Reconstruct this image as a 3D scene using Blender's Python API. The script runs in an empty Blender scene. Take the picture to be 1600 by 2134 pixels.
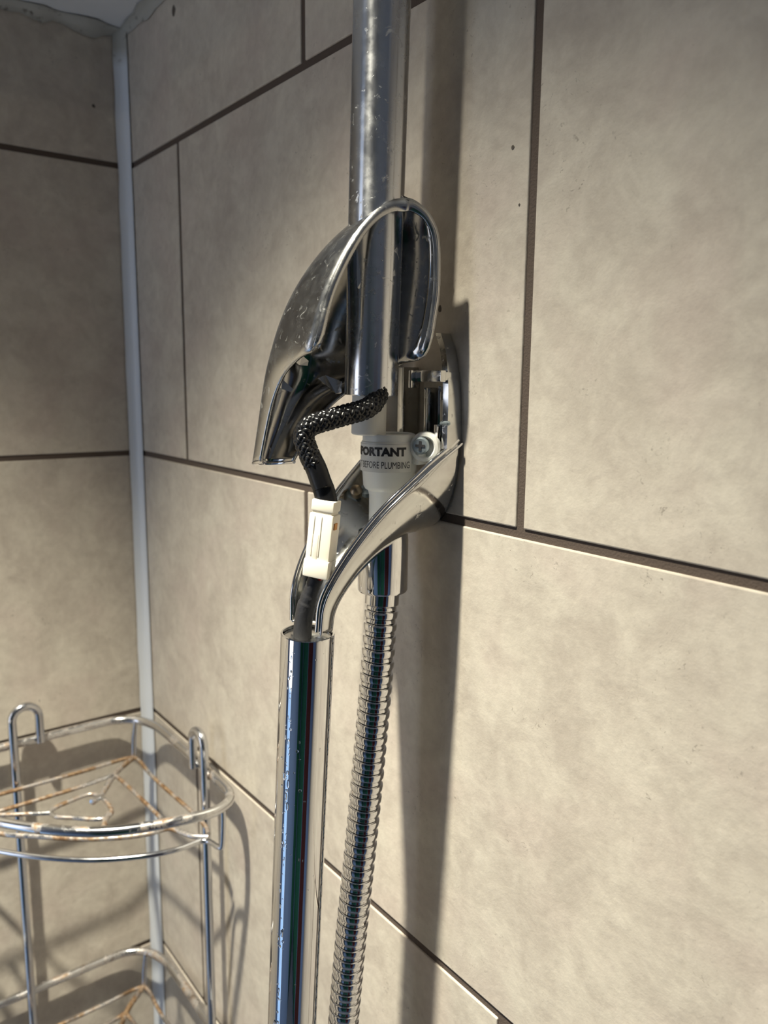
import bpy, bmesh, math, random
from mathutils import Vector, Matrix, noise
random.seed(7)
sc = bpy.context.scene
col = sc.collection
PI = math.pi

# ------------------------------------------------------------------ camera
F = 1660.19                       # focal length in pixels of the 1600 x 2134 frame
YAW, PITCH, ROLL = 0.9229, -0.1641, -0.0099
CAM = Vector((0.7251, -0.2645, 0.0684))
R3 = (Matrix.Rotation(YAW, 3, 'Z') @ Matrix.Rotation(PITCH, 3, 'X') @ Matrix.Rotation(ROLL, 3, 'Y'))
cd = bpy.data.cameras.new('camera'); cam = bpy.data.objects.new('camera', cd); col.objects.link(cam)
cd.sensor_fit = 'HORIZONTAL'; cd.sensor_width = 36.0; cd.lens = 36.0 * F / 1600.0
cd.clip_start = 0.01; cd.clip_end = 50
right, fwd, up = R3.col[0], R3.col[1], R3.col[2]
M = Matrix((( right.x, up.x, -fwd.x, CAM.x), (right.y, up.y, -fwd.y, CAM.y), (right.z, up.z, -fwd.z, CAM.z), (0, 0, 0, 1)))
cam.matrix_world = M
cd.dof.use_dof = True; cd.dof.focus_distance = 0.375; cd.dof.aperture_fstop = cd.lens / 2.6
sc.camera = cam

# ------------------------------------------------------------------ world, exposure, lights
w = bpy.data.worlds.new('world'); sc.world = w; w.use_nodes = True
bg = w.node_tree.nodes['Background']; bg.inputs[0].default_value = (0.85, 0.86, 0.9, 1); bg.inputs[1].default_value = 0.25
sc.view_settings.view_transform = 'Standard'; sc.view_settings.look = 'None'
sc.view_settings.gamma = 1.0; sc.view_settings.use_curve_mapping = False
sc.view_settings.exposure = 0.0
LX, LY, LZ = 0.392, -0.41, 0.79
sd = bpy.data.lights.new('downlight_beam', 'SPOT'); so = bpy.data.objects.new('downlight_beam', sd); col.objects.link(so)
so.location = (LX, LY, LZ); so.rotation_euler = (math.radians(-1.5), math.radians(-2.5), 0)
sd.energy = 203.0; sd.color = (1.0, 0.945, 0.77); sd.shadow_soft_size = 0.019
sd.spot_size = math.radians(77); sd.spot_blend = 1.0
ad = bpy.data.lights.new('warm_fill', 'AREA'); ao = bpy.data.objects.new('warm_fill', ad); col.objects.link(ao)  # added warm fill lamp that lifts the shade, no real source
ad.shape = 'RECTANGLE'; ad.size = 0.40; ad.size_y = 0.9
ao.location = (0.14, -1.25, -0.1); ao.rotation_euler = (math.radians(90), 0, 0)
ad.energy = 1.45; ad.color = (1.0, 0.90, 0.78)

# ------------------------------------------------------------------ helpers
def ray(px, py):
    return R3 @ Vector(((px - 800) / F, 1.0, -(py - 1067) / F))
def PY(px, py, y):                # point seen at a pixel, on the plane y = const (distance from the tiled wall)
    r = ray(px, py); return CAM + r * ((y - CAM.y) / r.y)
def PX(px, py, x):
    r = ray(px, py); return CAM + r * ((x - CAM.x) / r.x)
def PZ(px, py, z):
    r = ray(px, py); return CAM + r * ((z - CAM.z) / r.z)
def PT(px, py, t):                # point at depth t along the optical axis
    return CAM + ray(px, py) * t

def link(o, parent=None):
    col.objects.link(o)
    if parent is not None: o.parent = parent
    return o
def mesh_obj(name, verts, faces, mat, parent=None, smooth=True, angle=None):
    me = bpy.data.meshes.new(name); me.from_pydata([tuple(v) for v in verts], [], faces)
    if isinstance(mat, (list, tuple)):
        for m in mat: me.materials.append(m)
    else: me.materials.append(mat)
    me.validate(); me.update()
    if smooth:
        me.polygons.foreach_set('use_smooth', [True] * len(me.polygons))
        if angle is not None: me.set_sharp_from_angle(angle=math.radians(angle))
    return link(bpy.data.objects.new(name, me), parent)
def bm_obj(name, bm, mat, parent=None, smooth=True, angle=35):
    bmesh.ops.recalc_face_normals(bm, faces=bm.faces[:])
    me = bpy.data.meshes.new(name); bm.to_mesh(me); bm.free(); me.materials.append(mat)
    if smooth:
        me.polygons.foreach_set('use_smooth', [True] * len(me.polygons)); me.set_sharp_from_angle(angle=math.radians(angle))
    return link(bpy.data.objects.new(name, me), parent)
def empty(name, loc):
    o = bpy.data.objects.new(name, None); o.empty_display_size = 0.01; o.location = loc
    return link(o)
def tag(o, label, cat=None, group=None, kind=None):
    o['label'] = label
    if cat: o['category'] = cat
    if group: o['group'] = group
    if kind: o['kind'] = kind
    return o
def struct(o): o['kind'] = 'structure'; return o
def own(root):                    # keep children where they were modelled (world coordinates) under a root empty
    inv = Matrix.Translation(-root.location)
    for c in root.children: c.matrix_parent_inverse = inv
def box(bm, c, s, rot=None, bevel=0.0):
    r = bmesh.ops.create_cube(bm, size=1.0); vs = r['verts']
    mt = Matrix.Translation(Vector(c)) @ (rot.to_4x4() if rot is not None else Matrix.Identity(4)) @ Matrix.Diagonal((s[0], s[1], s[2], 1))
    bmesh.ops.transform(bm, matrix=mt, verts=vs)
    if bevel > 0:
        es = list({e for v in vs for e in v.link_edges})
        bmesh.ops.bevel(bm, geom=es, offset=bevel, segments=2, affect='EDGES', profile=0.6)
def catmull(pts, n=8, closed=False):
    pts = [Vector(p) for p in pts]; out = []; N = len(pts)
    rng = range(N) if closed else range(N - 1)
    for i in rng:
        if closed: p0, p1, p2, p3 = pts[i - 1], pts[i], pts[(i + 1) % N], pts[(i + 2) % N]
        else:
            p1, p2 = pts[i], pts[i + 1]
            p0 = pts[i - 1] if i > 0 else p1 * 2 - p2
            p3 = pts[i + 2] if i + 2 < N else p2 * 2 - p1
        for k in range(n):
            t = k / n
            out.append(0.5 * ((2 * p1) + (p2 - p0) * t + (2 * p0 - 5 * p1 + 4 * p2 - p3) * t * t + (3 * p1 - p0 - 3 * p2 + p3) * t ** 3))
    if not closed: out.append(pts[-1])
    return out
def frames(path, closed=False):
    N = len(path); T = []
    for i in range(N):
        if closed: d = path[(i + 1) % N] - path[i - 1]
        else: d = path[min(i + 1, N - 1)] - path[max(i - 1, 0)]
        T.append(d.normalized())
    a = Vector((0, 0, 1)) if abs(T[0].z) < 0.9 else Vector((1, 0, 0))
    n = (a - T[0] * a.dot(T[0])).normalized(); out = []
    for i in range(N):
        n = (n - T[i] * n.dot(T[i])).normalized()
        out.append((T[i], n, T[i].cross(n)))
    return out
def tube_data(path, rad, seg=14, closed=False, cap=True, base=0):
    fr = frames(path, closed); N = len(path); vs = []; fs = []
    for i in range(N):
        r = rad[i] if isinstance(rad, (list, tuple)) else rad
        rx, ry = r if isinstance(r, (list, tuple)) else (r, r)
        T, n, b = fr[i]
        for k in range(seg):
            a = 2 * PI * k / seg; vs.append(path[i] + n * (rx * math.cos(a)) + b * (ry * math.sin(a)))
    for i in range(N if closed else N - 1):
        j = (i + 1) % N
        for k in range(seg):
            k2 = (k + 1) % seg
            fs.append((base + i * seg + k, base + i * seg + k2, base + j * seg + k2, base + j * seg + k))
    if cap and not closed:
        fs.append(tuple(base + k for k in range(seg))[::-1]); fs.append(tuple(base + (N - 1) * seg + k for k in range(seg)))
    return vs, fs
def tube(name, path, rad, mat, parent=None, seg=14, closed=False, cap=True, angle=50):
    vs, fs = tube_data(path, rad, seg, closed, cap)
    return mesh_obj(name, vs, fs, mat, parent, True, angle)
def lathe(name, prof, p0, axis, mat, parent=None, seg=48, angle=30, cap=True):
    # prof: (radius, distance along the axis)
    axis = Vector(axis).normalized(); a = Vector((1, 0, 0)) if abs(axis.x) < 0.9 else Vector((0, 1, 0))
    u = (a - axis * a.dot(axis)).normalized(); v = axis.cross(u); p0 = Vector(p0); vs = []; fs = []
    for r, h in prof:
        for k in range(seg):
            t = 2 * PI * k / seg; vs.append(p0 + axis * h + (u * math.cos(t) + v * math.sin(t)) * r)
    for i in range(len(prof) - 1):
        for k in range(seg):
            k2 = (k + 1) % seg; fs.append((i * seg + k, i * seg + k2, (i + 1) * seg + k2, (i + 1) * seg + k))
    if cap:
        fs.append(tuple(range(seg))[::-1]); fs.append(tuple((len(prof) - 1) * seg + k for k in range(seg)))
    return mesh_obj(name, vs, fs, mat, parent, True, angle)
def solidify(o, th, offset=-1.0):
    m = o.modifiers.new('shell', 'SOLIDIFY'); m.thickness = th; m.offset = offset; m.use_even_offset = False
    return o

# ------------------------------------------------------------------ materials
def mat(name):
    m = bpy.data.materials.new(name); m.use_nodes = True
    return m, m.node_tree, m.node_tree.nodes['Principled BSDF']
def nd(nt, typ, **kw):
    n = nt.nodes.new(typ)
    for k, v in kw.items(): setattr(n, k, v)
    return n
def simple(name, c, rough=0.5, metal=0.0, spec=0.5, sss=0.0, bump=0.0, scale=400):
    m, nt, b = mat(name)
    b.inputs['Base Color'].default_value = (*c, 1); b.inputs['Roughness'].default_value = rough
    b.inputs['Metallic'].default_value = metal; b.inputs['Specular IOR Level'].default_value = spec
    if sss > 0:
        b.inputs['Subsurface Weight'].default_value = sss; b.inputs['Subsurface Radius'].default_value = (0.004, 0.003, 0.002); b.inputs['Subsurface Scale'].default_value = 1.0
    if bump > 0:
        no = nd(nt, 'ShaderNodeTexNoise'); no.inputs['Scale'].default_value = scale; no.inputs['Detail'].default_value = 4
        tc = nd(nt, 'ShaderNodeTexCoord'); nt.links.new(tc.outputs['Object'], no.inputs['Vector'])
        bp = nd(nt, 'ShaderNodeBump'); bp.inputs['Strength'].default_value = bump; bp.inputs['Distance'].default_value = 0.0005
        nt.links.new(no.outputs['Fac'], bp.inputs['Height']); nt.links.new(bp.outputs['Normal'], b.inputs['Normal'])
    return m
def noise_tex(nt, vec, scale, detail=4, rough=0.55, dist=0.0):
    n = nd(nt, 'ShaderNodeTexNoise'); n.inputs['Scale'].default_value = scale; n.inputs['Detail'].default_value = detail
    n.inputs['Roughness'].default_value = rough; n.inputs['Distortion'].default_value = dist
    nt.links.new(vec, n.inputs['Vector']); return n.outputs['Fac']
def ramp(nt, fac, stops):
    r = nd(nt, 'ShaderNodeValToRGB'); e = r.color_ramp.elements
    e[0].position, e[0].color = stops[0][0], (*stops[0][1], 1)
    e[1].position, e[1].color = stops[1][0], (*stops[1][1], 1)
    for p, c in stops[2:]:
        x = e.new(p); x.color = (*c, 1)
    nt.links.new(fac, r.inputs['Fac']); return r.outputs['Color']
def mix(nt, fac, a, b, mode='MIX'):
    n = nd(nt, 'ShaderNodeMix', data_type='RGBA', blend_type=mode)
    if isinstance(fac, (int, float)): n.inputs[0].default_value = fac
    else: nt.links.new(fac, n.inputs[0])
    for i, s in ((6, a), (7, b)):
        if isinstance(s, tuple): n.inputs[i].default_value = (*s, 1)
        else: nt.links.new(s, n.inputs[i])
    return n.outputs[2]
def objvec(nt):
    return nd(nt, 'ShaderNodeTexCoord').outputs['Object']

def tile_material():
    m, nt, b = mat('beige_stone_tile')
    oi = nd(nt, 'ShaderNodeObjectInfo'); geo = nd(nt, 'ShaderNodeNewGeometry')
    ad_ = nd(nt, 'ShaderNodeVectorMath', operation='MULTIPLY_ADD')
    cx = nd(nt, 'ShaderNodeCombineXYZ')
    for i in range(3): nt.links.new(oi.outputs['Random'], cx.inputs[i])
    nt.links.new(cx.outputs[0], ad_.inputs[0]); ad_.inputs[1].default_value = (3.1, 5.7, 7.3)
    nt.links.new(geo.outputs['Position'], ad_.inputs[2]); v = ad_.outputs[0]
    big = noise_tex(nt, v, 9, 5, 0.6, 0.6); mid = noise_tex(nt, v, 34, 7, 0.66, 0.5); fine = noise_tex(nt, v, 150, 5, 0.6)
    c1 = ramp(nt, big, [(0.34, (0.50, 0.44, 0.375)), (0.66, (0.63, 0.58, 0.49))])
    c2 = ramp(nt, mid, [(0.38, (0.40, 0.345, 0.295)), (0.61, (0.69, 0.635, 0.54))])
    c = mix(nt, 0.5, c1, c2)
    pk = ramp(nt, noise_tex(nt, v, 18, 4, 0.5), [(0.5, (0, 0, 0)), (0.68, (1, 1, 1))])
    c = mix(nt, mix(nt, 0.5, (0, 0, 0), pk), c, (0.57, 0.475, 0.42))
    c = mix(nt, 0.26, c, ramp(nt, fine, [(0.3, (0.42, 0.37, 0.32)), (0.7, (0.70, 0.64, 0.56))]))
    sp = noise_tex(nt, v, 330, 3, 0.55, 1.6); spm = noise_tex(nt, v, 26, 4, 0.6)
    mul = nd(nt, 'ShaderNodeMath', operation='MULTIPLY')
    nt.links.new(ramp(nt, sp, [(0.64, (0, 0, 0)), (0.71, (1, 1, 1))]), mul.inputs[0]); nt.links.new(ramp(nt, spm, [(0.50, (0, 0, 0)), (0.62, (1, 1, 1))]), mul.inputs[1])
    c = mix(nt, mul.outputs[0], c, (0.34, 0.30, 0.255))
    nt.links.new(c, b.inputs['Base Color'])
    b.inputs['Roughness'].default_value = 0.5; b.inputs['Specular IOR Level'].default_value = 0.3
    bp = nd(nt, 'ShaderNodeBump'); bp.inputs['Strength'].default_value = 0.4; bp.inputs['Distance'].default_value = 0.0012
    nt.links.new(mix(nt, 0.5, mid, fine), bp.inputs['Height']); nt.links.new(bp.outputs['Normal'], b.inputs['Normal'])
    return m
def chrome_material(name, rough=0.05, tint=(0.80, 0.80, 0.81), scale_amt=0.0, spots=0.0, zmin=0.1):
    m, nt, b = mat(name); b.inputs['Metallic'].default_value = 1.0
    geo = nd(nt, 'ShaderNodeNewGeometry'); v = geo.outputs['Position']
    n1 = noise_tex(nt, v, 120, 5, 0.6)
    mr = nd(nt, 'ShaderNodeMapRange'); mr.inputs['From Min'].default_value = 0.4; mr.inputs['From Max'].default_value = 0.75
    mr.inputs['To Min'].default_value = rough; mr.inputs['To Max'].default_value = rough + 0.05 + scale_amt
    nt.links.new(n1, mr.inputs['Value']); nt.links.new(mr.outputs[0], b.inputs['Roughness'])
    c = mix(nt, 0.0, tint, tint)
    if spots > 0:
        f = ramp(nt, noise_tex(nt, v, 170, 6, 0.65, 1.0), [(0.61, (0, 0, 0)), (0.70, (1, 1, 1))])
        c = mix(nt, mix(nt, spots, (0, 0, 0), f), c, (0.70, 0.69, 0.66))
        mm = nd(nt, 'ShaderNodeMapRange'); mm.inputs['To Min'].default_value = 1.0; mm.inputs['To Max'].default_value = 1.0 - spots
        nt.links.new(f, mm.inputs['Value']); nt.links.new(mm.outputs[0], b.inputs['Metallic'])
        bp = nd(nt, 'ShaderNodeBump'); bp.inputs['Strength'].default_value = 0.25; bp.inputs['Distance'].default_value = 0.0003
        nt.links.new(f, bp.inputs['Height']); nt.links.new(bp.outputs['Normal'], b.inputs['Normal'])
    nt.links.new(c, b.inputs['Base Color'])
    return m
def rusty_chrome(name, lo, hi):
    m, nt, b = mat(name)
    v = nd(nt, 'ShaderNodeNewGeometry').outputs['Position']
    f = ramp(nt, noise_tex(nt, v, 42, 5, 0.65, 0.6), [(lo, (0, 0, 0)), (hi, (1, 1, 1))])
    c = mix(nt, f, (0.70, 0.70, 0.71), ramp(nt, noise_tex(nt, v, 300, 3), [(0.35, (0.15, 0.08, 0.038)), (0.7, (0.36, 0.25, 0.15))]))
    nt.links.new(c, b.inputs['Base Color'])
    iv = nd(nt, 'ShaderNodeMapRange'); iv.inputs['To Min'].default_value = 1.0; iv.inputs['To Max'].default_value = 0.35
    nt.links.new(f, iv.inputs['Value']); nt.links.new(iv.outputs[0], b.inputs['Metallic'])
    ro = nd(nt, 'ShaderNodeMapRange'); ro.inputs['To Min'].default_value = 0.16; ro.inputs['To Max'].default_value = 0.6
    nt.links.new(f, ro.inputs['Value']); nt.links.new(ro.outputs[0], b.inputs['Roughness'])
    return m
def sealant_material():
    m, nt, b = mat('white_sealant')
    v = nd(nt, 'ShaderNodeNewGeometry').outputs['Position']
    sx = nd(nt, 'ShaderNodeSeparateXYZ'); nt.links.new(v, sx.inputs[0])
    hi = nd(nt, 'ShaderNodeMapRange'); hi.inputs['From Min'].default_value = 0.33; hi.inputs['From Max'].default_value = 0.345
    nt.links.new(sx.outputs[2], hi.inputs['Value'])
    f = ramp(nt, noise_tex(nt, v, 120, 4, 0.6), [(0.58, (0, 0, 0)), (0.68, (1, 1, 1))])
    mul = nd(nt, 'ShaderNodeMath', operation='MULTIPLY'); nt.links.new(hi.outputs[0], mul.inputs[0]); nt.links.new(f, mul.inputs[1])
    base = mix(nt, hi.outputs[0], (0.72, 0.75, 0.80), (0.46, 0.45, 0.41))
    nt.links.new(mix(nt, mul.outputs[0], base, (0.12, 0.10, 0.08)), b.inputs['Base Color'])
    b.inputs['Roughness'].default_value = 0.35
    return m
TILE = tile_material()
GROUT = simple('dark_brown_grout', (0.095, 0.070, 0.056), 0.9, bump=0.6, scale=900)
SEAL = sealant_material()
CEIL = simple('white_ceiling_paint', (0.78, 0.79, 0.80), 0.7, bump=0.15, scale=60)
WALLP = simple('pale_blue_grey_paint', (0.40, 0.45, 0.54), 0.7)
REFL_BLUE = simple('blue_reflection_tint', (0.16, 0.26, 0.52), 0.6)
FLOORM = simple('dark_floor_vinyl', (0.07, 0.09, 0.14), 0.5)
CHROME = chrome_material('polished_chrome', 0.035)
CHROME_W = chrome_material('limescaled_chrome', 0.20, (0.76, 0.77, 0.79), 0.08, 0.5)
for n_ in [CHROME_W.node_tree]:
    tg = nd(n_, 'ShaderNodeTangent', direction_type='RADIAL', axis='Z'); pb = n_.nodes['Principled BSDF']
    n_.links.new(tg.outputs[0], pb.inputs['Tangent']); pb.inputs['Anisotropic'].default_value = 0.75; pb.inputs['Anisotropic Rotation'].default_value = 0.25
CHROME_P = chrome_material('dulled_chrome_plastic', 0.10, (0.66, 0.66, 0.65), 0.08, 0.12)
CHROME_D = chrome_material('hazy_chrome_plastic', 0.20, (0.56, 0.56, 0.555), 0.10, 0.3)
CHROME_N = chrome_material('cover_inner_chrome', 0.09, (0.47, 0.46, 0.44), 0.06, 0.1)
CHROME_I = chrome_material('inner_chrome_plastic', 0.12, (0.55, 0.55, 0.54), 0.10, 0.1)
WIRE = rusty_chrome('rust_spotted_chrome_wire', 0.50, 0.66)
WIRER = rusty_chrome('rusty_shelf_wire', 0.36, 0.54)
WIREC = chrome_material('plated_wire', 0.14, (0.66, 0.67, 0.70), 0.05)
WHITEP = simple('white_plastic', (0.80, 0.80, 0.76), 0.35, sss=0.15)
PIPEW = simple('matt_white_pipe', (0.82, 0.80, 0.74), 0.6)
STICK = simple('white_sticker_paper', (0.78, 0.76, 0.70), 0.55)
INK = simple('black_print', (0.015, 0.015, 0.018), 0.5)
CREAM = simple('cream_nylon', (0.86, 0.80, 0.68), 0.45, sss=0.15)
ORANGE = simple('amber_plastic_lock', (0.70, 0.30, 0.06), 0.4)
BLACKB = simple('black_braid_filament', (0.006, 0.006, 0.007), 0.28)
SHRINK = simple('black_heat_shrink', (0.006, 0.006, 0.007), 0.33, spec=0.35, bump=0.3, scale=250)
GREYSL = simple('charcoal_rubber_sleeve', (0.022, 0.022, 0.025), 0.5, spec=0.4, bump=0.5, scale=500)
REDW = simple('red_wire_insulation', (0.5, 0.03, 0.02), 0.4)
ZINC = simple('zinc_screw_steel', (0.36, 0.42, 0.46), 0.45, 0.8)
BRASS = simple('tarnished_brass_screw', (0.28, 0.22, 0.15), 0.35, 1.0)
SLOT = simple('screw_recess', (0.03, 0.03, 0.035), 0.6)
GREENF = simple('green_reflection_tint', (0.008, 0.095, 0.068), 0.95)
REDF = simple('dark_red_reflection_tint', (0.060, 0.010, 0.014), 0.95)
mW, ntW, bW = mat('water'); bW.inputs['Base Color'].default_value = (1, 1, 1, 1); bW.inputs['Roughness'].default_value = 0.0; bW.inputs['Transmission Weight'].default_value = 1.0; bW.inputs['IOR'].default_value = 1.33
mG, ntG, bG = mat('blue_glow_pane'); bG.inputs['Base Color'].default_value = (0.6, 0.75, 0.9, 1); bG.inputs['Emission Color'].default_value = (0.24, 0.52, 1.0, 1); bG.inputs['Emission Strength'].default_value = 0.95  # glow added out of view for blue streaks in the chrome
mL, ntL, bL = mat('lamp_lens'); bL.inputs['Emission Color'].default_value = (1.0, 0.86, 0.66, 1); bL.inputs['Emission Strength'].default_value = 30

# ------------------------------------------------------------------ room shell
TH, TW, GW = 0.25, 0.371, 0.0047
ZC = 0.36                                       # underside of the white soffit
ZB = -1.55
X_END, Y_END = 1.5, -1.3
def slab(name, lo, hi, m, parent=None):
    bm = bmesh.new(); box(bm, [(a + b) / 2 for a, b in zip(lo, hi)], [b - a for a, b in zip(lo, hi)])
    return bm_obj(name, bm, m, parent, False)
GD = 0.0010                                     # how far the grout lies behind the tile faces
wall_back = struct(slab('wall_back', (-0.10, GD, ZB), (X_END, 0.10, 0.84), GROUT)); wall_back['label'] = 'wall of large beige stone tiles with dark grout behind the shower'
wall_left = struct(slab('wall_left', (-0.10, -0.80, ZB), (-GD, GD, 0.84), GROUT)); wall_left['label'] = 'beige tiled side wall meeting the corner with the wire caddy'
tile_cache = {}
def tile(wx, hz, bev=0.0007):
    key = (round(wx, 4), round(hz, 4))
    if key in tile_cache: return tile_cache[key]
    bm = bmesh.new(); box(bm, (0, 0, 0), (wx, 0.008, hz), None, 0)
    bmesh.ops.bevel(bm, geom=[e for e in bm.edges], offset=bev, segments=2, affect='EDGES', profile=0.5)
    bmesh.ops.recalc_face_normals(bm, faces=bm.faces[:])
    me = bpy.data.meshes.new('tile'); bm.to_mesh(me); bm.free(); me.materials.append(TILE)
    tile_cache[key] = me; return me
def lay(parent, on_left):
    k = -6
    while True:
        z0 = k * TH + GW / 2; z1 = (k + 1) * TH - GW / 2
        if z0 > ZC: break
        z1 = min(z1, ZC); z0 = max(z0, ZB)
        if on_left: offs = 0.33 if k % 2 else 0.145; lim = 0.80
        else: offs = (0.4272 * TH) + (0 if k % 2 == 0 else TW / 2); lim = X_END
        xs = [0.0]; x = offs
        while x < lim: xs.append(x); x += TW
        xs.append(lim)
        if on_left: xs = [0.0] + [x for x in xs if x > 0.25]
        for a, b in zip(xs[:-1], xs[1:]):
            a2 = a + (GW / 2 if a > 0 else 0.001); b2 = b - (GW / 2 if b < lim else 0)
            if b2 - a2 < 0.01: continue
            o = bpy.data.objects.new('tile', tile(b2 - a2, z1 - z0)); link(o, parent)
            jit = random.uniform(-0.0001, 0.0001)
            if on_left:
                o.location = (-0.004 + jit, -(a2 + b2) / 2, (z0 + z1) / 2); o.rotation_euler = (0, 0, PI / 2)
            else: o.location = ((a2 + b2) / 2, 0.004 + jit, (z0 + z1) / 2)
        k += 1
lay(wall_back, False); lay(wall_left, True)
def chip(parent, p, sx, sz, on_left):
    bm = bmesh.new(); pts = []
    for k in range(9):
        a = 2 * PI * k / 9; r = random.uniform(0.7, 1.1); u, v = sx * r * math.cos(a), sz * r * math.sin(a)
        pts.append(bm.verts.new((0.0002, p.y + u, p.z + v) if on_left else (p.x + u, -0.0002, p.z + v)))
    bm.faces.new(pts); r_ = bmesh.ops.extrude_face_region(bm, geom=bm.faces[:])
    bmesh.ops.translate(bm, verts=[e for e in r_['geom'] if isinstance(e, bmesh.types.BMVert)], vec=(-0.0005, 0, 0) if on_left else (0, 0.0005, 0))
    bm_obj('chip', bm, CHIP, parent, False)
CHIP = simple('dark_chip', (0.10, 0.085, 0.07), 0.8)
chip(wall_back, PY(362, 22, 0), 0.0034, 0.0040, False); chip(wall_left, PX(195, 221, 0), 0.0014, 0.0017, True); chip(wall_left, PX(183, 53, 0), 0.0010, 0.0012, True)
chip(wall_back, PY(1069, 307, 0), 0.0009, 0.0011, False); chip(wall_back, PY(1082, 427, 0), 0.0006, 0.0006, False); chip(wall_back, PY(917, 643, 0), 0.0012, 0.0020, False)
# sealant bead in the corner
def fillet(name, p0, p1, du, dv, wdt, jitter=0.0, n=40, parent=None):
    vs, fs = [], []; p0, p1, du, dv = Vector(p0), Vector(p1), Vector(du), Vector(dv); S = 8
    for i in range(n + 1):
        p = p0.lerp(p1, i / n); wv = wdt * (1 + jitter * (noise.noise(p * 60)))
        for k in range(S + 1):
            a = PI / 2 * k / S
            vs.append(p + du * (wv * (1 - 0.86 * math.sin(a))) + dv * (wv * (1 - 0.86 * math.cos(a))) - (du + dv) * 0.0003)
    for i in range(n):
        for k in range(S): fs.append((i * (S + 1) + k, i * (S + 1) + k + 1, (i + 1) * (S + 1) + k + 1, (i + 1) * (S + 1) + k))
    o = mesh_obj(name, vs, fs, SEAL, parent); return o
tr = struct(fillet('trim_1', (0, 0, ZB), (0, 0, ZC), (1, 0, 0), (0, -1, 0), 0.0105, 0.12, 80)); tr['label'] = 'white sealant bead running down the tiled corner'
tr = struct(fillet('trim_2', (0, -0.5, ZC), (0, 0, ZC), (1, 0, 0), (0, 0, -1), 0.009, 0.7, 60)); tr['label'] = 'mould-spotted sealant under the white ceiling edge, side wall'
tr = struct(fillet('trim_3', (0, 0, ZC), (0.5, 0, ZC), (0, -1, 0), (0, 0, -1), 0.007, 0.5, 60)); tr['label'] = 'sealant under the white ceiling edge, shower wall'
# white soffit round the shower and the ceiling above it
SW = 0.05
bm = bmesh.new()
box(bm, (SW / 2, -0.40, (ZC + 0.84) / 2), (SW, 0.80, 0.84 - ZC)); box(bm, ((SW + X_END) / 2, -SW / 2, (ZC + 0.84) / 2), (X_END - SW, SW, 0.84 - ZC))
box(bm, (X_END / 2 - 0.3, Y_END / 2, 0.86), (X_END + 0.6, -Y_END, 0.04))
ceiling = struct(bm_obj('ceiling', bm, CEIL, None, False)); ceiling['label'] = 'white painted ceiling with a boxed edge above the tiles'
floor = struct(slab('floor', (-0.6, Y_END, ZB - 0.05), (X_END, 0, ZB), FLOORM))
wall_front = struct(slab('wall_front', (-0.6, Y_END - 0.1, ZB), (X_END, Y_END, 0.84), WALLP))
wall_right = struct(slab('wall_right', (X_END, Y_END, ZB), (X_END + 0.1, 0, 0.84), WALLP))
slab('reflection_panel', (-0.6, Y_END, ZB), (X_END, Y_END + 0.012, 0.08), REFL_BLUE, wall_front)  # blue lower panels added out of view to colour the chrome's lower reflections
slab('reflection_panel', (X_END - 0.012, Y_END, ZB), (X_END, -0.02, 0.02), REFL_BLUE, wall_right)
panel_body = struct(slab('glow_panel_1', (-0.02, Y_END + 0.012, ZB), (0.30, Y_END + 0.04, 0.45), CEIL)); panel_body['label'] = 'added panel with two tall glowing panes opposite the shower, for blue chrome reflections'  # added unseen glowing panel, gives the chrome its blue streaks
slab('pane', (0.0, Y_END + 0.036, -1.50), (0.13, Y_END + 0.044, 0.42), mG, panel_body); slab('pane', (0.15, Y_END + 0.036, -1.50), (0.28, Y_END + 0.044, 0.42), mG, panel_body)
# downlight in the ceiling
dl = empty('ceiling_downlight', (LX, LY, 0.84)); tag(dl, 'round recessed ceiling downlight above the shower', 'light')
lathe('bezel', [(0.030, 0), (0.030, 0.012), (0.034, 0.015), (0.042, 0.012), (0.043, 0.0)], (LX, LY, 0.84), (0, 0, -1), CHROME, dl, 40, 30, False)
lathe('lens', [(0.0, 0.0), (0.026, 0.0005), (0.0265, 0.003), (0.0, 0.003)], (LX, LY, 0.84), (0, 0, -1), mL, dl, 32, 30, False); own(dl)
# coloured sheets added out of view to put green and red into the chrome reflections
def reflection_sheet(name, p0, p1, ztop, zbot, m, out, label):
    p0, p1, out = Vector(p0), Vector(p1), Vector(out); vs, fs = [], []; n, k = 40, 16
    for i in range(n + 1):
        for j in range(k + 1):
            s = i / n; t = j / k
            p = p0.lerp(p1, s) + out * (0.03 + 0.012 * (0.3 + t) * math.sin(s * 31 + 0.6 * math.sin(5 * t)))
            vs.append((p.x, p.y, ztop + (zbot - ztop) * t))
    for i in range(n):
        for j in range(k):
            a = i * (k + 1) + j; fs.append((a, a + 1, a + k + 2, a + k + 1))
    o = mesh_obj(name, vs, fs, m); solidify(o, 0.006); tag(o, label, 'reflection_sheet'); return o
reflection_sheet('reflection_sheet_green', (X_END, -1.22, 0), (X_END, -0.62, 0), 0.02, -1.50, GREENF, (-1, 0, 0), 'added dark green sheet opposite the tiled side wall, for the chrome reflections')
reflection_sheet('reflection_sheet_red', (X_END, -0.58, 0), (X_END, -0.22, 0), 0.0, -1.50, REDF, (-1, 0, 0), 'added dark red sheet beside the green one, for the chrome reflections')
reflection_sheet('reflection_sheet_front', (1.08, Y_END, 0), (1.44, Y_END, 0), 0.02, -1.50, GREENF, (0, 1, 0), 'added dark green sheet on the wall opposite the shower, for the chrome reflections')

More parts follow.
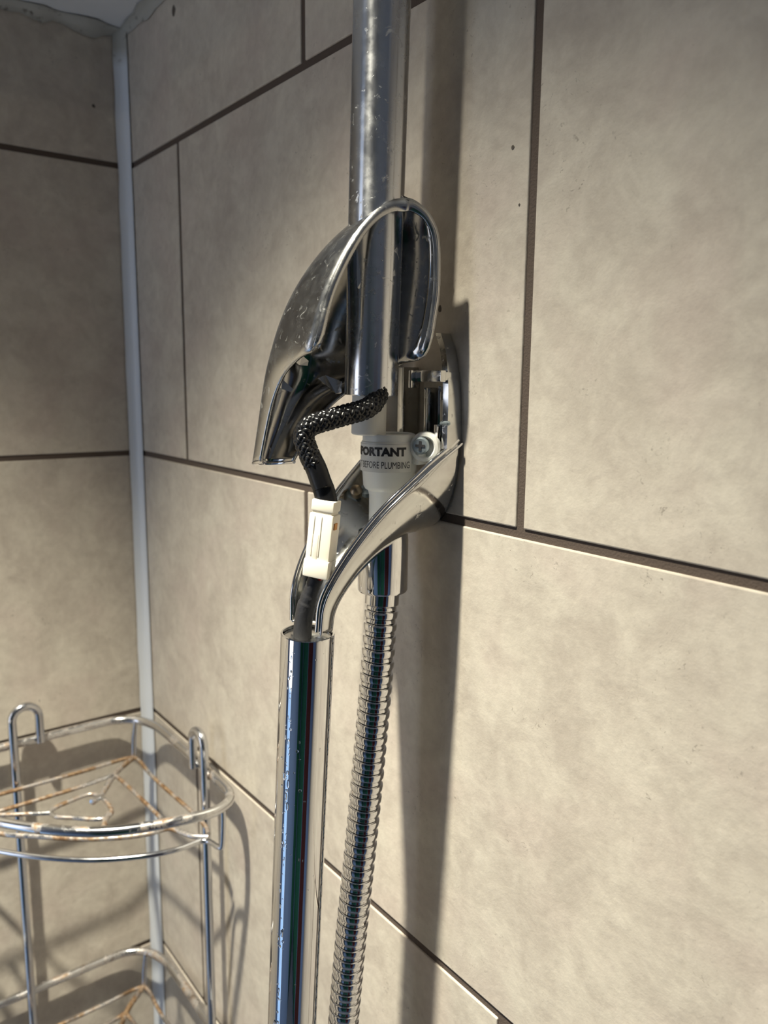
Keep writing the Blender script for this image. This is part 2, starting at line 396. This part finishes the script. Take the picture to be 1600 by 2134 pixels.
# ------------------------------------------------------------------ riser pipe
X0 = 0.411
def lerp(a, b, t): return a + (b - a) * t
rb, rt = Vector((X0, -0.0353, 0.0612)), Vector((0.4185, -0.0340, 0.32))
ra = (rt - rb).normalized(); rl = (rt - rb).length
riser = empty('shower_riser', rb); tag(riser, 'upright chrome shower pipe with limescale, ending above the white socket', 'pipe')
lathe('outer_tube', [(0.0117, 0.02), (0.0117, 0.0), (0.0127, 0.0), (0.0129, 0.0004), (0.0129, rl)], rb, ra, CHROME_W, riser, 64, 25, False)
# seam on the wall side of the tube
lathe('water_pipe', [(0.0, 0.05), (0.0084, 0.05), (0.0085, -0.0186), (0.0080, -0.0192), (0.0068, -0.0192), (0.0068, -0.004), (0.0, -0.004)], rb + Vector((-0.0028, 0.0012, 0)), ra, PIPEW, riser, 40, 30, False)
own(riser)

# ------------------------------------------------------------------ wall bracket: the lower, boat-shaped half
bracket = empty('wall_bracket', (X0, 0, 0)); tag(bracket, 'open chrome wall bracket with a curved arm holding the lower tube', 'bracket')
RIM = [(-0.0012, 0.0392), (-0.0172, 0.0296), (-0.0272, 0.0220), (-0.0427, 0.0091), (-0.0549, -0.0047), (-0.0660, -0.0205), (-0.0720, -0.0337), (-0.0733, -0.0480)]
KEEL = [(-0.0006, -0.0065), (-0.0130, -0.0085), (-0.0215, -0.0098), (-0.0380, -0.0185), (-0.0490, -0.0272), (-0.0560, -0.0360), (-0.0590, -0.0430), (-0.0600, -0.0500)]
BW = [0.0275, 0.0268, 0.0255, 0.0225, 0.0192, 0.0160, 0.0136, 0.0126]
rim3 = catmull([(y, z, b) for (y, z), b in zip(RIM, BW)], 6); keel3 = catmull([(y, z, 0) for y, z in KEEL], 6)
vs, fs = [], []; S = 22
for r, k in zip(rim3, keel3):
    for j in range(S + 1):
        ph = -PI / 2 + PI * j / S; c = 1 - math.cos(ph)
        vs.append((X0 + r.z * math.copysign(abs(math.sin(ph)) ** 0.9, math.sin(ph)), k.x + (r.x - k.x) * c, k.y + (r.y - k.y) * c))
for i in range(len(rim3) - 1):
    for j in range(S): fs.append((i * (S + 1) + j, i * (S + 1) + j + 1, (i + 1) * (S + 1) + j + 1, (i + 1) * (S + 1) + j))
arm = mesh_obj('arm_shell', vs, fs, CHROME_P, bracket); solidify(arm, 0.0018, -1.0)
# double lip along both rims
for sgn in (-1, 1):
    lip = [Vector((X0 + sgn * (r.z - 0.0012), r.x - 0.0006, r.y + 0.0006)) for r in rim3]
    tube('rim_lip', lip, 0.0011, CHROME, bracket, 8)
    lip = [Vector((X0 + sgn * (r.z + 0.0002), r.x + 0.0008, r.y - 0.0010)) for r in rim3]
    tube('rim_lip', lip, 0.0007, CHROME, bracket, 8)
# back frame standing on the tiles above the arm
out = []
for z, hw in [(0.036, 0.0272), (0.055, 0.0262), (0.070, 0.0245), (0.082, 0.0215), (0.091, 0.0170)]: out.append((hw, z))
fr = catmull([(a, 0, z) for a, z in out], 5)
for sgn in (-1, 1):
    vs, fs = [], []
    for p in fr:
        d = 0.0062 + 0.004 * (0.093 - p.z) / 0.06
        for dx, y in ((0, -0.0002), (0, -d), (-0.0030, -d - 0.0008), (-0.0030, -0.0002)): vs.append((X0 + sgn * (p.x + dx), y, p.z))
    n = len(fr)
    for i in range(n - 1):
        for k in range(4): fs.append((i * 4 + k, i * 4 + (k + 1) % 4, (i + 1) * 4 + (k + 1) % 4, (i + 1) * 4 + k))
    fs += [(0, 1, 2, 3), tuple((n - 1) * 4 + k for k in (3, 2, 1, 0))]
    o = mesh_obj('side_frame', vs, fs, CHROME_P, bracket, True, 30)
bm = bmesh.new()
box(bm, (X0 + 0.0165, -0.0125, 0.0705), (0.020, 0.0035, 0.0055), None, 0.0005); box(bm, (X0 + 0.0068, -0.0145, 0.0690), (0.0022, 0.0050, 0.0085), None, 0.0004); box(bm, (X0 + 0.0215, -0.0060, 0.0705), (0.0060, 0.0120, 0.0040), None, 0.0004)
bm_obj('clip_tab', bm, CHROME_P, bracket)
bm = bmesh.new(); box(bm, (X0 + 0.0130, -0.0065, 0.0510), (0.0022, 0.0110, 0.0280), None, 0.0004); bm_obj('upright_rib', bm, CHROME_I, bracket)
bm = bmesh.new(); box(bm, (X0 + 0.0205, -0.0050, 0.0520), (0.0060, 0.0060, 0.0280), None, 0.0006); box(bm, (X0 + 0.0205, -0.0090, 0.0420), (0.0028, 0.0050, 0.0110), None, 0.0006); bm_obj('guide_channel', bm, CHROME, bracket)
bm = bmesh.new(); box(bm, (X0 - 0.0080, -0.0060, 0.0560), (0.0050, 0.0100, 0.0380), None, 0.0005); bm_obj('upright_rib', bm, CHROME_I, bracket)
lathe('locating_pin', [(0.0, 0.0), (0.0011, 0.0), (0.0011, 0.007), (0.0, 0.0075)], (X0 + 0.0215, -0.0085, 0.0480), (1, -0.25, 0.05), ZINC, bracket, 14, 30, False)
# hose outlet under the bracket
lathe('hose_outlet', [(0.0, -0.0062), (0.0124, -0.0062), (0.0128, -0.010), (0.0128, -0.0360), (0.0122, -0.0372), (0.0090, -0.0374), (0.0, -0.0374)], (X0, -0.0272, 0.0), (0, 0, 1), CHROME, bracket, 56, 30, False)
# screws seen inside the arm
for k, (px, py, rr) in enumerate([(742, 1022, 0.0030), (763, 1020, 0.0030)]):
    p = PX(px, py, X0 - 0.0150); lathe('fixing_screw', [(0.0, 0.0022), (rr * 0.6, 0.0019), (rr, 0.0006), (rr, -0.004), (0.0, -0.004)], p, (0.6, -0.5, 0.5), BRASS if k == 0 else ZINC, bracket, 20, 40, False)
own(bracket)

# ------------------------------------------------------------------ white inlet socket with its sticker and clamp screw
IX, IY = X0, -0.0240
inlet = empty('pipe_socket', (IX, IY, 0.0)); tag(inlet, 'white plastic pipe socket with a printed sticker, standing in the bracket', 'pipe fitting')
lathe('socket_body', [(0.0, 0.030), (0.0105, 0.030), (0.0110, 0.0418), (0.0118, 0.0426), (0.0128, 0.0422), (0.0132, 0.0408), (0.0132, 0.0390), (0.0138, 0.0384), (0.0138, 0.0245), (0.0132, 0.0236), (0.0128, 0.0168), (0.0118, 0.0150), (0.0104, 0.0142), (0.0098, 0.012), (0.0098, -0.002), (0.0130, -0.0050), (0.0, -0.0050)], (IX, IY, 0), (0, 0, 1), WHITEP, inlet, 56, 40, False)
# sticker wrapped on the collar
viewa = math.atan2(CAM.y - IY, CAM.x - IX)
RS = 0.01395
vs, fs = [], []; n = 40; a0, a1 = viewa - math.radians(128), viewa + math.radians(50)
for i in range(n + 1):
    a = lerp(a0, a1, i / n)
    for rr in (RS, RS + 0.00015):
        for z in (0.0243, 0.0378): vs.append((IX + rr * math.cos(a), IY + rr * math.sin(a), z))
for i in range(n):
    b0, b1 = i * 4, (i + 1) * 4
    for q in ((0, 1), (1, 3), (3, 2), (2, 0)): fs.append((b0 + q[0], b0 + q[1], b1 + q[1], b1 + q[0]))
fs += [(0, 1, 3, 2), (n * 4, n * 4 + 2, n * 4 + 3, n * 4 + 1)]
stk = mesh_obj('sticker', vs, fs, STICK, inlet, True, 40); stk['label'] = 'white sticker reading IMPORTANT, BEFORE PLUMBING'
def wrap_text(txt, size, zc, a_right, sx, bold, parent, dz=0.0):
    cu = bpy.data.curves.new('print', 'FONT'); cu.body = txt; cu.size = size; cu.resolution_u = 3; cu.offset = bold
    tmp = bpy.data.objects.new('print_tmp', cu); col.objects.link(tmp)
    bpy.context.view_layer.update()
    me = bpy.data.meshes.new_from_object(tmp); col.objects.unlink(tmp); bpy.data.objects.remove(tmp); bpy.data.curves.remove(cu)
    bm = bmesh.new(); bm.from_mesh(me); bpy.data.meshes.remove(me)
    bmesh.ops.triangulate(bm, faces=bm.faces[:])
    for _ in range(2):
        es = [e for e in bm.edges if e.calc_length() > 0.0007]
        if es: bmesh.ops.subdivide_edges(bm, edges=es, cuts=1); bmesh.ops.triangulate(bm, faces=bm.faces[:])
    mx = max(v.co.x for v in bm.verts)
    for v in bm.verts:
        a = a_right + (v.co.x - mx) * sx / RS
        v.co = Vector((IX + (RS + 0.00022) * math.cos(a), IY + (RS + 0.00022) * math.sin(a), zc + v.co.y + dz * (a - a_right)))
    return bm_obj('lettering', bm, INK, parent, False)
wrap_text('IMPORTANT', 0.0054, 0.0325, viewa + math.radians(36), 1.08, 0.00030, stk)
wrap_text('T BEFORE PLUMBING', 0.0047, 0.0263, viewa + math.radians(45), 0.66, 0.0, stk)
# clamp lug with screw
sdir = Vector((0.62, -0.78, 0.05)).normalized()
lp = PX(886, 932, X0 + 0.0175)
lathe('clamp_lug', [(0.0, -0.001), (0.0046, -0.001), (0.0047, 0.0024), (0.0054, 0.0032), (0.0068, 0.0028), (0.0076, 0.0010), (0.0076, -0.0065), (0.0, -0.0065)], lp, sdir, WHITEP, inlet, 40, 40, False)
bm = bmesh.new(); box(bm, (IX + 0.0125, IY + 0.0075, 0.0335), (0.010, 0.006, 0.0115), None, 0.0015); bm_obj('clamp_web', bm, WHITEP, inlet)
sp = lp + sdir * 0.0034 + Vector((-0.0010, -0.0013, 0.0008))
scr = lathe('clamp_screw', [(0.0, 0.0011), (0.0034, 0.0009), (0.0042, 0.0000), (0.0042, -0.003), (0.0, -0.003)], sp, sdir, ZINC, inlet, 32, 30, False)
q = sdir.to_track_quat('Z', 'Y').to_matrix(); bm = bmesh.new()
for a in (0, 1): box(bm, sp + sdir * 0.0011, (0.0046 if a else 0.0012, 0.0012 if a else 0.0046, 0.0004), q)
box(bm, sp + sdir * 0.0011, (0.0022, 0.0020, 0.00045), q @ Matrix.Rotation(PI / 4, 3, 'Z'))
bm_obj('cross_recess', bm, SLOT, scr, False)
l2 = PX(757, 915, X0 - 0.004) 
lathe('clamp_lug', [(0.0, 0.0), (0.0052, 0.0), (0.0058, -0.001), (0.0058, -0.006), (0.0, -0.006)], Vector((IX - 0.0125, IY + 0.003, 0.0365)), sdir, WHITEP, inlet, 28, 40, False)
own(inlet)

# ------------------------------------------------------------------ lower tube
tt, tb = Vector((X0, -0.0718, -0.0512)), Vector((0.4000, -0.0770, -0.285))
ta = (tt - tb).normalized(); tb = tb - ta * 0.12; tl = (tt - tb).length
lower = empty('spray_tube', tb); tag(lower, 'bare chrome tube with an open top, hanging from the bracket arm', 'pipe')
lathe('tube_wall', [(0.0129, 0.0), (0.0129, tl - 0.0004), (0.0127, tl), (0.0119, tl), (0.0118, tl - 0.03), (0.0, tl - 0.03)], tb, ta, CHROME, lower, 72, 25, False)
lathe('end_insert', [(0.0, -0.0015), (0.0116, -0.0015), (0.0118, -0.006), (0.0, -0.006)], tt, ta, CHROME_I, lower, 40, 30, False)
# droplets on the tube
vs, fs = [], []
u_ = Vector((CAM.x - X0, CAM.y + 0.07, 0)).normalized(); v_ = Vector((-u_.y, u_.x, 0))      # v_ points to the picture's right
for k in range(120):
    h = random.uniform(0.14, tl - 0.005); a = random.gauss(-0.62, 0.07) - 0.10 * (1 - h / tl) if random.random() < 0.75 else random.uniform(-1.2, 1.0)
    r = random.choice([0.0003, 0.0004, 0.0004, 0.0005, 0.0008]); ln = r * random.choice([1, 1.2, 1.6, 3.0])
    nrm = u_ * math.cos(a) + v_ * math.sin(a); tan = ta.cross(nrm)
    c = tb + ta * h + nrm * 0.01285; b0 = len(vs)
    for i in range(5):
        th = PI / 2 * i / 4
        for j in range(8):
            ps = 2 * PI * j / 8; vs.append(c + nrm * (r * 0.6 * math.sin(th)) + (tan * math.cos(ps) * r + ta * math.sin(ps) * ln) * math.cos(th))
    for i in range(4):
        for j in range(8): fs.append((b0 + i * 8 + j, b0 + i * 8 + (j + 1) % 8, b0 + (i + 1) * 8 + (j + 1) % 8, b0 + (i + 1) * 8 + j))
dr = mesh_obj('water_droplets', vs, fs, mW, lower); dr['kind'] = 'stuff'
own(lower)

# ------------------------------------------------------------------ corrugated hose
hp = catmull([(X0, -0.0272, -0.0372), (X0, -0.0286, -0.0560), (X0, -0.0304, -0.080), (X0 - 0.0015, -0.0343, -0.1316), (X0 - 0.003, -0.0388, -0.1844), (X0 - 0.005, -0.0423, -0.2273), (X0 - 0.007, -0.0455, -0.2755), (X0 - 0.010, -0.049, -0.34), (X0 - 0.012, -0.052, -0.42)], 60)
ln = [0.0]
for a, b in zip(hp[:-1], hp[1:]): ln.append(ln[-1] + (b - a).length)
def at_len(s):
    lo, hi = 0, len(ln) - 1
    while hi - lo > 1:
        m_ = (lo + hi) // 2
        if ln[m_] <= s: lo = m_
        else: hi = m_
    t = (s - ln[lo]) / max(1e-9, ln[hi] - ln[lo]); return hp[lo].lerp(hp[hi], t)
hose = empty('shower_hose', hp[0]); tag(hose, 'corrugated chrome shower hose hanging below the bracket beside the tube', 'hose')
path, rad = [], []
for s, r in ((0, 0.0088), (0.0066, 0.0088), (0.0070, 0.0084), (0.0072, 0.0078)): path.append(at_len(s)); rad.append(r)
tube('end_ferrule', path, rad, CHROME, hose, 40, False, True, 30)
path, rad = [], []; s = 0.0073; PT_ = 0.00665
while s < ln[-1] - PT_:
    for f, r in ((0.0, 0.0068), (0.03, 0.0074), (0.08, 0.0077), (0.28, 0.0078), (0.32, 0.0076), (0.335, 0.0068), (0.36, 0.0068), (0.375, 0.0079), (0.42, 0.0084), (0.50, 0.00862), (0.82, 0.00862), (0.92, 0.0084), (0.965, 0.0079), (0.985, 0.0068)):
        path.append(at_len(s + f * PT_)); rad.append(r)
    s += PT_
tube('corrugated_sleeve', path, rad, CHROME, hose, 40, False, True, 28)
own(hose)

# ------------------------------------------------------------------ loosened front cover, turned on the riser
cover = empty('front_cover', (X0, -0.035, 0.10)); tag(cover, 'loose hollow chrome cover pushed up and twisted on the riser pipe', 'cover')
# near rim, outline, far rim as seen at each level, and their depths
LV = [((834, 413.5), (822, 420), (856, 414.5), 0.3575, 0.3640, 0.3585),
      ((809, 420), (775, 446), (878, 428), 0.3550, 0.3760, 0.3590),
      ((775, 445), (726, 474), (899, 452), 0.3520, 0.3840, 0.3600),
      ((737, 493), (665, 535), (914, 493), 0.3490, 0.3920, 0.3625),
      ((696, 572), (612, 612), (917, 560), 0.3480, 0.3970, 0.3645),
      ((672, 641), (583, 680), (912, 638), 0.3485, 0.4010, 0.3660),
      ((651, 722), (566, 745), (886, 742), 0.3500, 0.4040, 0.3690),
      ((620, 748), (558, 780), (815, 760), 0.3600, 0.4060, 0.3880),
      ((590, 784), (551, 820), (735, 812), 0.3720, 0.4080, 0.3980),
      ((569, 829), (545, 861), (688, 850), 0.3800, 0.4090, 0.4000),
      ((555, 890), (536, 915), (645, 905), 0.3870, 0.4100, 0.4020),
      ((541, 962), (527, 968), (614, 962), 0.3930, 0.4110, 0.4040)]
A3, B3, S3 = [], [], []
for A, Sx, B, tA, tS, tB in LV:
    mx = (A[0] + B[0]) / 2; my = (A[1] + B[1]) / 2; a = (B[0] - A[0]) / 2; wv = mx - Sx[0]
    s = math.sqrt(max(wv * wv - a * a, (0.45 * wv) ** 2))
    k = s / wv; sy = my + (Sx[1] - my) * k
    A3.append(PT(A[0], A[1], tA)); B3.append(PT(B[0], B[1], tB)); S3.append(PT(mx - s, sy, tS))
NL = len(A3)
full = catmull(A3[::-1] + B3, 5)                # one smooth rim from the near foot over the apex to the far foot
Ad = full[:(NL - 1) * 5 + 1][::-1]; Bd = full[NL * 5:]; Sd = catmull(S3, 5); vs, fs = [], []; S = 36
for a, b, s in zip(Ad, Bd, Sd):
    m_ = (a + b) / 2
    for j in range(S + 1):
        th = PI * j / S; vs.append(m_ + (a - b) / 2 * math.copysign(abs(math.cos(th)) ** 0.9, math.cos(th)) + (s - m_) * math.sin(th) ** 0.9)
N = len(Ad)
for it in range(30):                # relax the skin between its edges
    nv = list(vs)
    for i in range(1, N - 1):
        for j in range(1, S):
            q0 = i * (S + 1) + j; nv[q0] = vs[q0] * 0.4 + (vs[q0 - 1] + vs[q0 + 1]) * 0.06 + (vs[q0 - S - 1] + vs[q0 + S + 1]) * 0.24
    vs = nv
for i in range(N - 1):
    for j in range(S): fs.append((i * (S + 1) + j, i * (S + 1) + j + 1, (i + 1) * (S + 1) + j + 1, (i + 1) * (S + 1) + j))
fs.append(tuple(range(S + 1)))
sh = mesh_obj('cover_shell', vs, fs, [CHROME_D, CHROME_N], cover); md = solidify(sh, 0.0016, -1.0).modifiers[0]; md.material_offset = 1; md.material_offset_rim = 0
# flat lip round the big opening
K = 6 * 5
loop = [Ad[i] for i in range(K, -1, -1)] + full[(NL - 1) * 5 + 1:NL * 5] + [Bd[i] for i in range(0, K + 1)]
cen = (A3[4] + B3[4]) / 2
vs, fs = [], []
for i, p in enumerate(loop):
    tn = (loop[min(i + 1, len(loop) - 1)] - loop[max(i - 1, 0)]).normalized(); d = cen - p; d = (d - tn * d.dot(tn)).normalized()
    wd = 0.0034 + 0.0026 * math.exp(-((i - K - 2) / 9.0) ** 2)
    vs += [p, p + d * wd]
for i in range(len(loop) - 1): fs.append((2 * i, 2 * i + 1, 2 * i + 3, 2 * i + 2))
lp_ = mesh_obj('rim_lip', vs, fs, CHROME_D, cover); solidify(lp_, 0.0012, 0.0)
# end lip of the spout
vs, fs = [], []
path = []
a, b, s = A3[-1], B3[-1], S3[-1]; m_ = (a + b) / 2
for j in range(25):
    th = PI * j / 24; path.append(m_ + (a - b) / 2 * 0.96 * math.cos(th) + (s - m_) * 0.96 * math.sin(th))
tube('spout_lip', path, 0.0011, CHROME, cover, 8)
# ribs and clip tabs moulded inside
def wedge(name, pts, th, m, parent):
    bm = bmesh.new(); f = bm.faces.new([bm.verts.new(p) for p in pts]); f.normal_update(); nn = f.normal.copy()
    r = bmesh.ops.extrude_face_region(bm, geom=[f]); bmesh.ops.translate(bm, verts=[e for e in r['geom'] if isinstance(e, bmesh.types.BMVert)], vec=nn * th)
    return bm_obj(name, bm, m, parent, False)
wedge('clip_tab', [PT(613, 752, 0.3700), PT(630, 741, 0.3720), PT(643, 752, 0.3740), PT(641, 762, 0.3740), PT(624, 761, 0.3720)], 0.0012, CHROME_I, cover)
wedge('clip_tab', [PT(580, 806, 0.3790), PT(588, 790, 0.3800), PT(611, 811, 0.3810), PT(606, 817, 0.3810), PT(586, 810, 0.3800)], 0.0012, CHROME_I, cover)
wedge('clip_tab', [PT(662, 788, 0.3860), PT(678, 782, 0.3880), PT(712, 795, 0.3900), PT(712, 818, 0.3900), PT(700, 820, 0.3890)], 0.0014, CHROME_I, cover)
wedge('stiffening_rib', [PT(842, 690, 0.3900), PT(844, 697, 0.3900), PT(882, 716, 0.3830), PT(884, 708, 0.3830)], 0.0012, CHROME_I, cover)
wedge('stiffening_rib', [PT(742, 498, 0.3620), PT(778, 502, 0.3620), PT(770, 560, 0.3640), PT(744, 600, 0.3640)], 0.0012, CHROME_I, cover)
wedge('stiffening_rib', [PT(880, 470, 0.3690), PT(897, 495, 0.3710), PT(882, 492, 0.3740)], 0.0012, CHROME_P, cover)
wedge('stiffening_rib', [PT(880, 498, 0.3700), PT(903, 502, 0.3735), PT(903, 518, 0.3735), PT(878, 513, 0.3720)], 0.0012, CHROME_P, cover)
own(cover)

# ------------------------------------------------------------------ wiring: braided lead, connector, sleeved lead
lead = empty('braided_lead', PT(788, 822, 0.374)); tag(lead, 'black braided cable sleeve looping out of the riser pipe', 'cable')
bpth = catmull([PT(797, 795, 0.3770), PT(790, 824, 0.3757), PT(766, 850, 0.3700), PT(722, 864, 0.3660), PT(680, 876, 0.3632), PT(646, 888, 0.3620), PT(633, 908, 0.3622), PT(640, 936, 0.3628), PT(654, 968, 0.3634)], 14)
BR0 = 0.0044
def brad(i): return lerp(0.0030, BR0, min(1.0, i / 22.0))
tube('sleeve_core', bpth, [brad(i) * 0.93 for i in range(len(bpth))], BLACKB, lead, 18)
frb = frames(bpth); L_ = [0.0]
for a, b in zip(bpth[:-1], bpth[1:]): L_.append(L_[-1] + (b - a).length)
vs, fs = [], []; NS = 8
for hand in (1, -1):
    for k in range(NS):
        pts = []
        steps = 170
        for i in range(steps + 1):
            s = L_[-1] * i / steps; j = 0
            while j < len(L_) - 2 and L_[j + 1] < s: j += 1
            t = (s - L_[j]) / max(1e-9, L_[j + 1] - L_[j]); c = bpth[j].lerp(bpth[j + 1], t); rB = lerp(brad(j), brad(j + 1), t)
            n_ = frb[j][1].lerp(frb[j + 1][1], t).normalized(); b_ = frb[j][2].lerp(frb[j + 1][2], t).normalized()
            a = hand * s / 0.0195 * 2 * PI + 2 * PI * k / NS
            wv = math.cos(NS * (hand * a) * 0.5 + k * PI) if False else math.cos(NS * s / 0.0195 * 2 * PI + (PI if hand < 0 else 0) + k * PI)
            pts.append((c, n_ * math.cos(a) + b_ * math.sin(a), rB, wv))
        b0 = len(vs)
        for i, (c, nr, rB, wv) in enumerate(pts):
            nx = pts[min(i + 1, steps)]; pv = pts[max(i - 1, 0)]
            tn = ((nx[0] + nx[1] * rB) - (pv[0] + pv[1] * rB)).normalized(); sd_ = nr.cross(tn).normalized()
            r0 = rB + 0.00032 * wv
            vs += [c + nr * (r0 - 0.0003) - sd_ * 0.00105, c + nr * (r0 + 0.0003) - sd_ * 0.0005, c + nr * (r0 + 0.0003) + sd_ * 0.0005, c + nr * (r0 - 0.0003) + sd_ * 0.00105]
        for i in range(steps):
            for q_ in range(3): fs.append((b0 + i * 4 + q_, b0 + i * 4 + q_ + 1, b0 + i * 4 + q_ + 5, b0 + i * 4 + q_ + 4))
br = mesh_obj('braid', vs, fs, BLACKB, lead); br['kind'] = 'stuff'
tube('heat_shrink', catmull([PT(645, 950, 0.3631), PT(658, 975, 0.3634), PT(668, 1003, 0.3640), PT(675, 1022, 0.3645), PT(682, 1052, 0.3650)], 8), [(0.0050, 0.0042)] * 22 + [(0.0052, 0.0030)] * 11, SHRINK, lead, 20)
own(lead)
conn = empty('wire_connector', PT(672, 1120, 0.366)); tag(conn, 'cream plastic two-part wire connector between the black cables', 'connector')
ct, cb = PT(681, 1041, 0.3650), PT(664, 1201, 0.3715)
cz = (ct - cb).normalized(); toc = (CAM - ct); toc = (toc - cz * toc.dot(cz)).normalized(); cxv = cz.cross(toc) * -1
cxv = toc.cross(cz) * -1
rotm = Matrix.Rotation(math.radians(-24), 3, cz); cy = rotm @ toc; cx_ = cy.cross(cz) * -1
CR = Matrix((cx_, cy, cz)).transposed()
cl = (ct - cb).length; cm_ = (ct + cb) / 2
def cbox(bm, c, s, bev): box(bm, cm_ + CR @ Vector(c), s, CR, bev)
bm = bmesh.new(); cbox(bm, (0, 0, cl / 2 - 0.0026), (0.0112, 0.0086, 0.0052), 0.0008); cbox(bm, (0, 0, cl / 2 - 0.0062), (0.0098, 0.0074, 0.004), 0.0004); bm_obj('plug_half', bm, CREAM, conn)
bm = bmesh.new(); cbox(bm, (0, 0, -0.0030), (0.0120, 0.0090, cl - 0.0068), 0.0009)
for xo in (-0.0032, 0.0004): cbox(bm, (xo, 0.0045, 0.0015), (0.0006, 0.0006, cl - 0.018), 0.0001)
cbox(bm, (-0.0014, 0.0045, -0.004), (0.0026, 0.0005, cl - 0.024), 0.0002)
cbox(bm, (0.0002, 0.0008, -cl / 2 + 0.0045), (0.0128, 0.0094, 0.0086), 0.0010)
body = bm_obj('socket_half', bm, CREAM, conn)
bm = bmesh.new(); cbox(bm, (0.0060, 0.0012, cl / 2 - 0.0115), (0.0010, 0.0030, 0.0030), 0); bm_obj('locking_tab', bm, ORANGE, conn, False)
own(conn)
lead2 = empty('sleeved_lead', PT(640, 1260, 0.376)); tag(lead2, 'dark rubber-sleeved cable entering the open tube below the connector', 'cable')
tube('rubber_sleeve', catmull([PT(659, 1203, 0.3720), PT(652, 1222, 0.3735), PT(643, 1248, 0.3755), PT(636, 1272, 0.3770), PT(631, 1305, 0.3785), PT(630, 1345, 0.380)], 8), [0.0036] * 14 + [0.0040] * 5 + [0.0044] * 22, GREYSL, lead2, 20)
tube('red_wire', catmull([PT(668, 1196, 0.3700), PT(667, 1206, 0.3705), PT(660, 1216, 0.3715)], 6), 0.0009, REDW, lead2, 8)
own(lead2)

# ------------------------------------------------------------------ wire corner caddy
ZR, ZBS, DZ = -0.248, -0.283, -0.242
caddy = empty('corner_caddy', (0.012, -0.012, -0.6)); tag(caddy, 'rust-spotted chrome wire corner caddy with two shelves', 'shower caddy')
RR = 0.0038; RWi = 0.0018
rimpts = [(0.0125, -0.10), (0.0125, -0.055), (0.0150, -0.037), (0.0260, -0.0225), (0.0420, -0.0150), (0.065, -0.0118), (0.13, -0.0112), (0.180, -0.0112), (0.2010, -0.0140), (0.2125, -0.0245), (0.2155, -0.0430), (0.2055, -0.0832), (0.1915, -0.1125), (0.1685, -0.1390), (0.1387, -0.1640), (0.1050, -0.1860), (0.0750, -0.2020), (0.0430, -0.2140), (0.0240, -0.2120), (0.0140, -0.2010), (0.0125, -0.18)]
def Z2(pt): return pt
for tier in range(2):
    dz = DZ * tier
    tube('shelf_rim', catmull([(x, y, ZR + dz) for x, y in rimpts], 7, True), RR, WIRE, caddy, 14, True)
    tube('corner_post', [Vector((0.0270, -0.0245, ZR + dz)), Vector((0.0270, -0.0270, ZR - 0.018 + dz)), Vector((0.0265, -0.0275, ZBS + dz))], 0.0024, WIREC, caddy, 10)
    off = Vector((0, 0, dz))
    def wire(name, pts, r=RWi, m=WIRER, n=8): return tube(name, [p + off for p in catmull(pts, n)], r, m, caddy, 10)
    bz = lambda px, py: PZ(px, py, ZBS)
    c0 = Vector((0.0265, -0.0275, ZBS))
    wire('shelf_wire', [(0.0275, -0.196, ZBS), (0.0272, -0.143, ZBS), (0.027, -0.075, ZBS), (0.0255, -0.034, ZBS), (0.034, -0.0262, ZBS), (0.075, -0.0272, ZBS), bz(400, 1692), bz(428, 1722), bz(434, 1738)])
    wire('shelf_wire', [(0.056, -0.196, ZBS), (0.0556, -0.149, ZBS), (0.0545, -0.09, ZBS), bz(222, 1620), bz(232, 1616), bz(250, 1624), bz(335, 1705), bz(344, 1727)])
    wire('diagonal_bar', [c0, bz(240, 1612), bz(212, 1655), bz(192, 1672)], 0.0026)
    # small D-shaped loop in the middle of the shelf
    lp2 = [bz(106, 1692), bz(118, 1682), bz(150, 1668), bz(188, 1655), bz(212, 1662), bz(230, 1682), bz(231, 1697), bz(214, 1706), bz(190, 1707), bz(150, 1704), bz(118, 1702)]
    tube('centre_loop', [p + off for p in catmull(lp2, 6, True)], RWi, WIRER, caddy, 10, True)
    wire('shelf_wire', [bz(-90, 1692), bz(0, 1698), bz(60, 1696), bz(106, 1694)])
    wire('short_strut', [bz(226, 1696), bz(219, 1712), bz(214, 1740)], 0.0024)
    wire('front_wire', [bz(-90, 1716), bz(0, 1737), bz(80, 1743), bz(170, 1748), bz(250, 1745), bz(310, 1737), bz(345, 1727), bz(360, 1728), bz(400, 1742), bz(434, 1744)], 0.0021)
    wire('front_rail', [(0.2140, -0.0260, ZR), (0.2135, -0.0258, ZR - 0.012), (0.2110, -0.0260, ZBS + 0.003), (0.2075, -0.0275, ZBS), bz(425, 1752), bz(370, 1770), bz(300, 1784), bz(200, 1792), bz(100, 1788), bz(0, 1774), bz(-90, 1752)], 0.0021, WIREC)
# hooked uprights
pr = PY(424, 1640, -0.0185); px_ = pr.x
pl = PX(32, 1600, 0.0195); py_ = pl.y
zt = -0.2125
def upright(base, along, label):
    b = Vector(base); a = Vector(along)
    pts = [b + Vector((0, 0, -0.62)), b + Vector((0, 0, -0.40)), b + Vector((0, 0, zt - 0.012))]
    for k in range(1, 10):
        t = PI * k / 10; pts.append(b + a * (0.011 * (1 - math.cos(t))) + Vector((0, 0, zt - 0.012 + 0.011 * math.sin(t))))
    pts += [b + a * 0.022 + Vector((0, 0, zt - 0.012)), b + a * 0.022 + Vector((0, 0, ZR - 0.001))]
    p2 = []
    for i in range(len(pts) - 1):
        for k in range(3): p2.append(pts[i].lerp(pts[i + 1], k / 3))
    p2.append(pts[-1])
    return tube('hooked_upright', p2, 0.0037, WIREC, caddy, 14)
upright((px_, -0.0172, 0), (-1, 0, 0), '')
upright((0.0185, py_, 0), (0, 1, 0), '')
own(caddy)
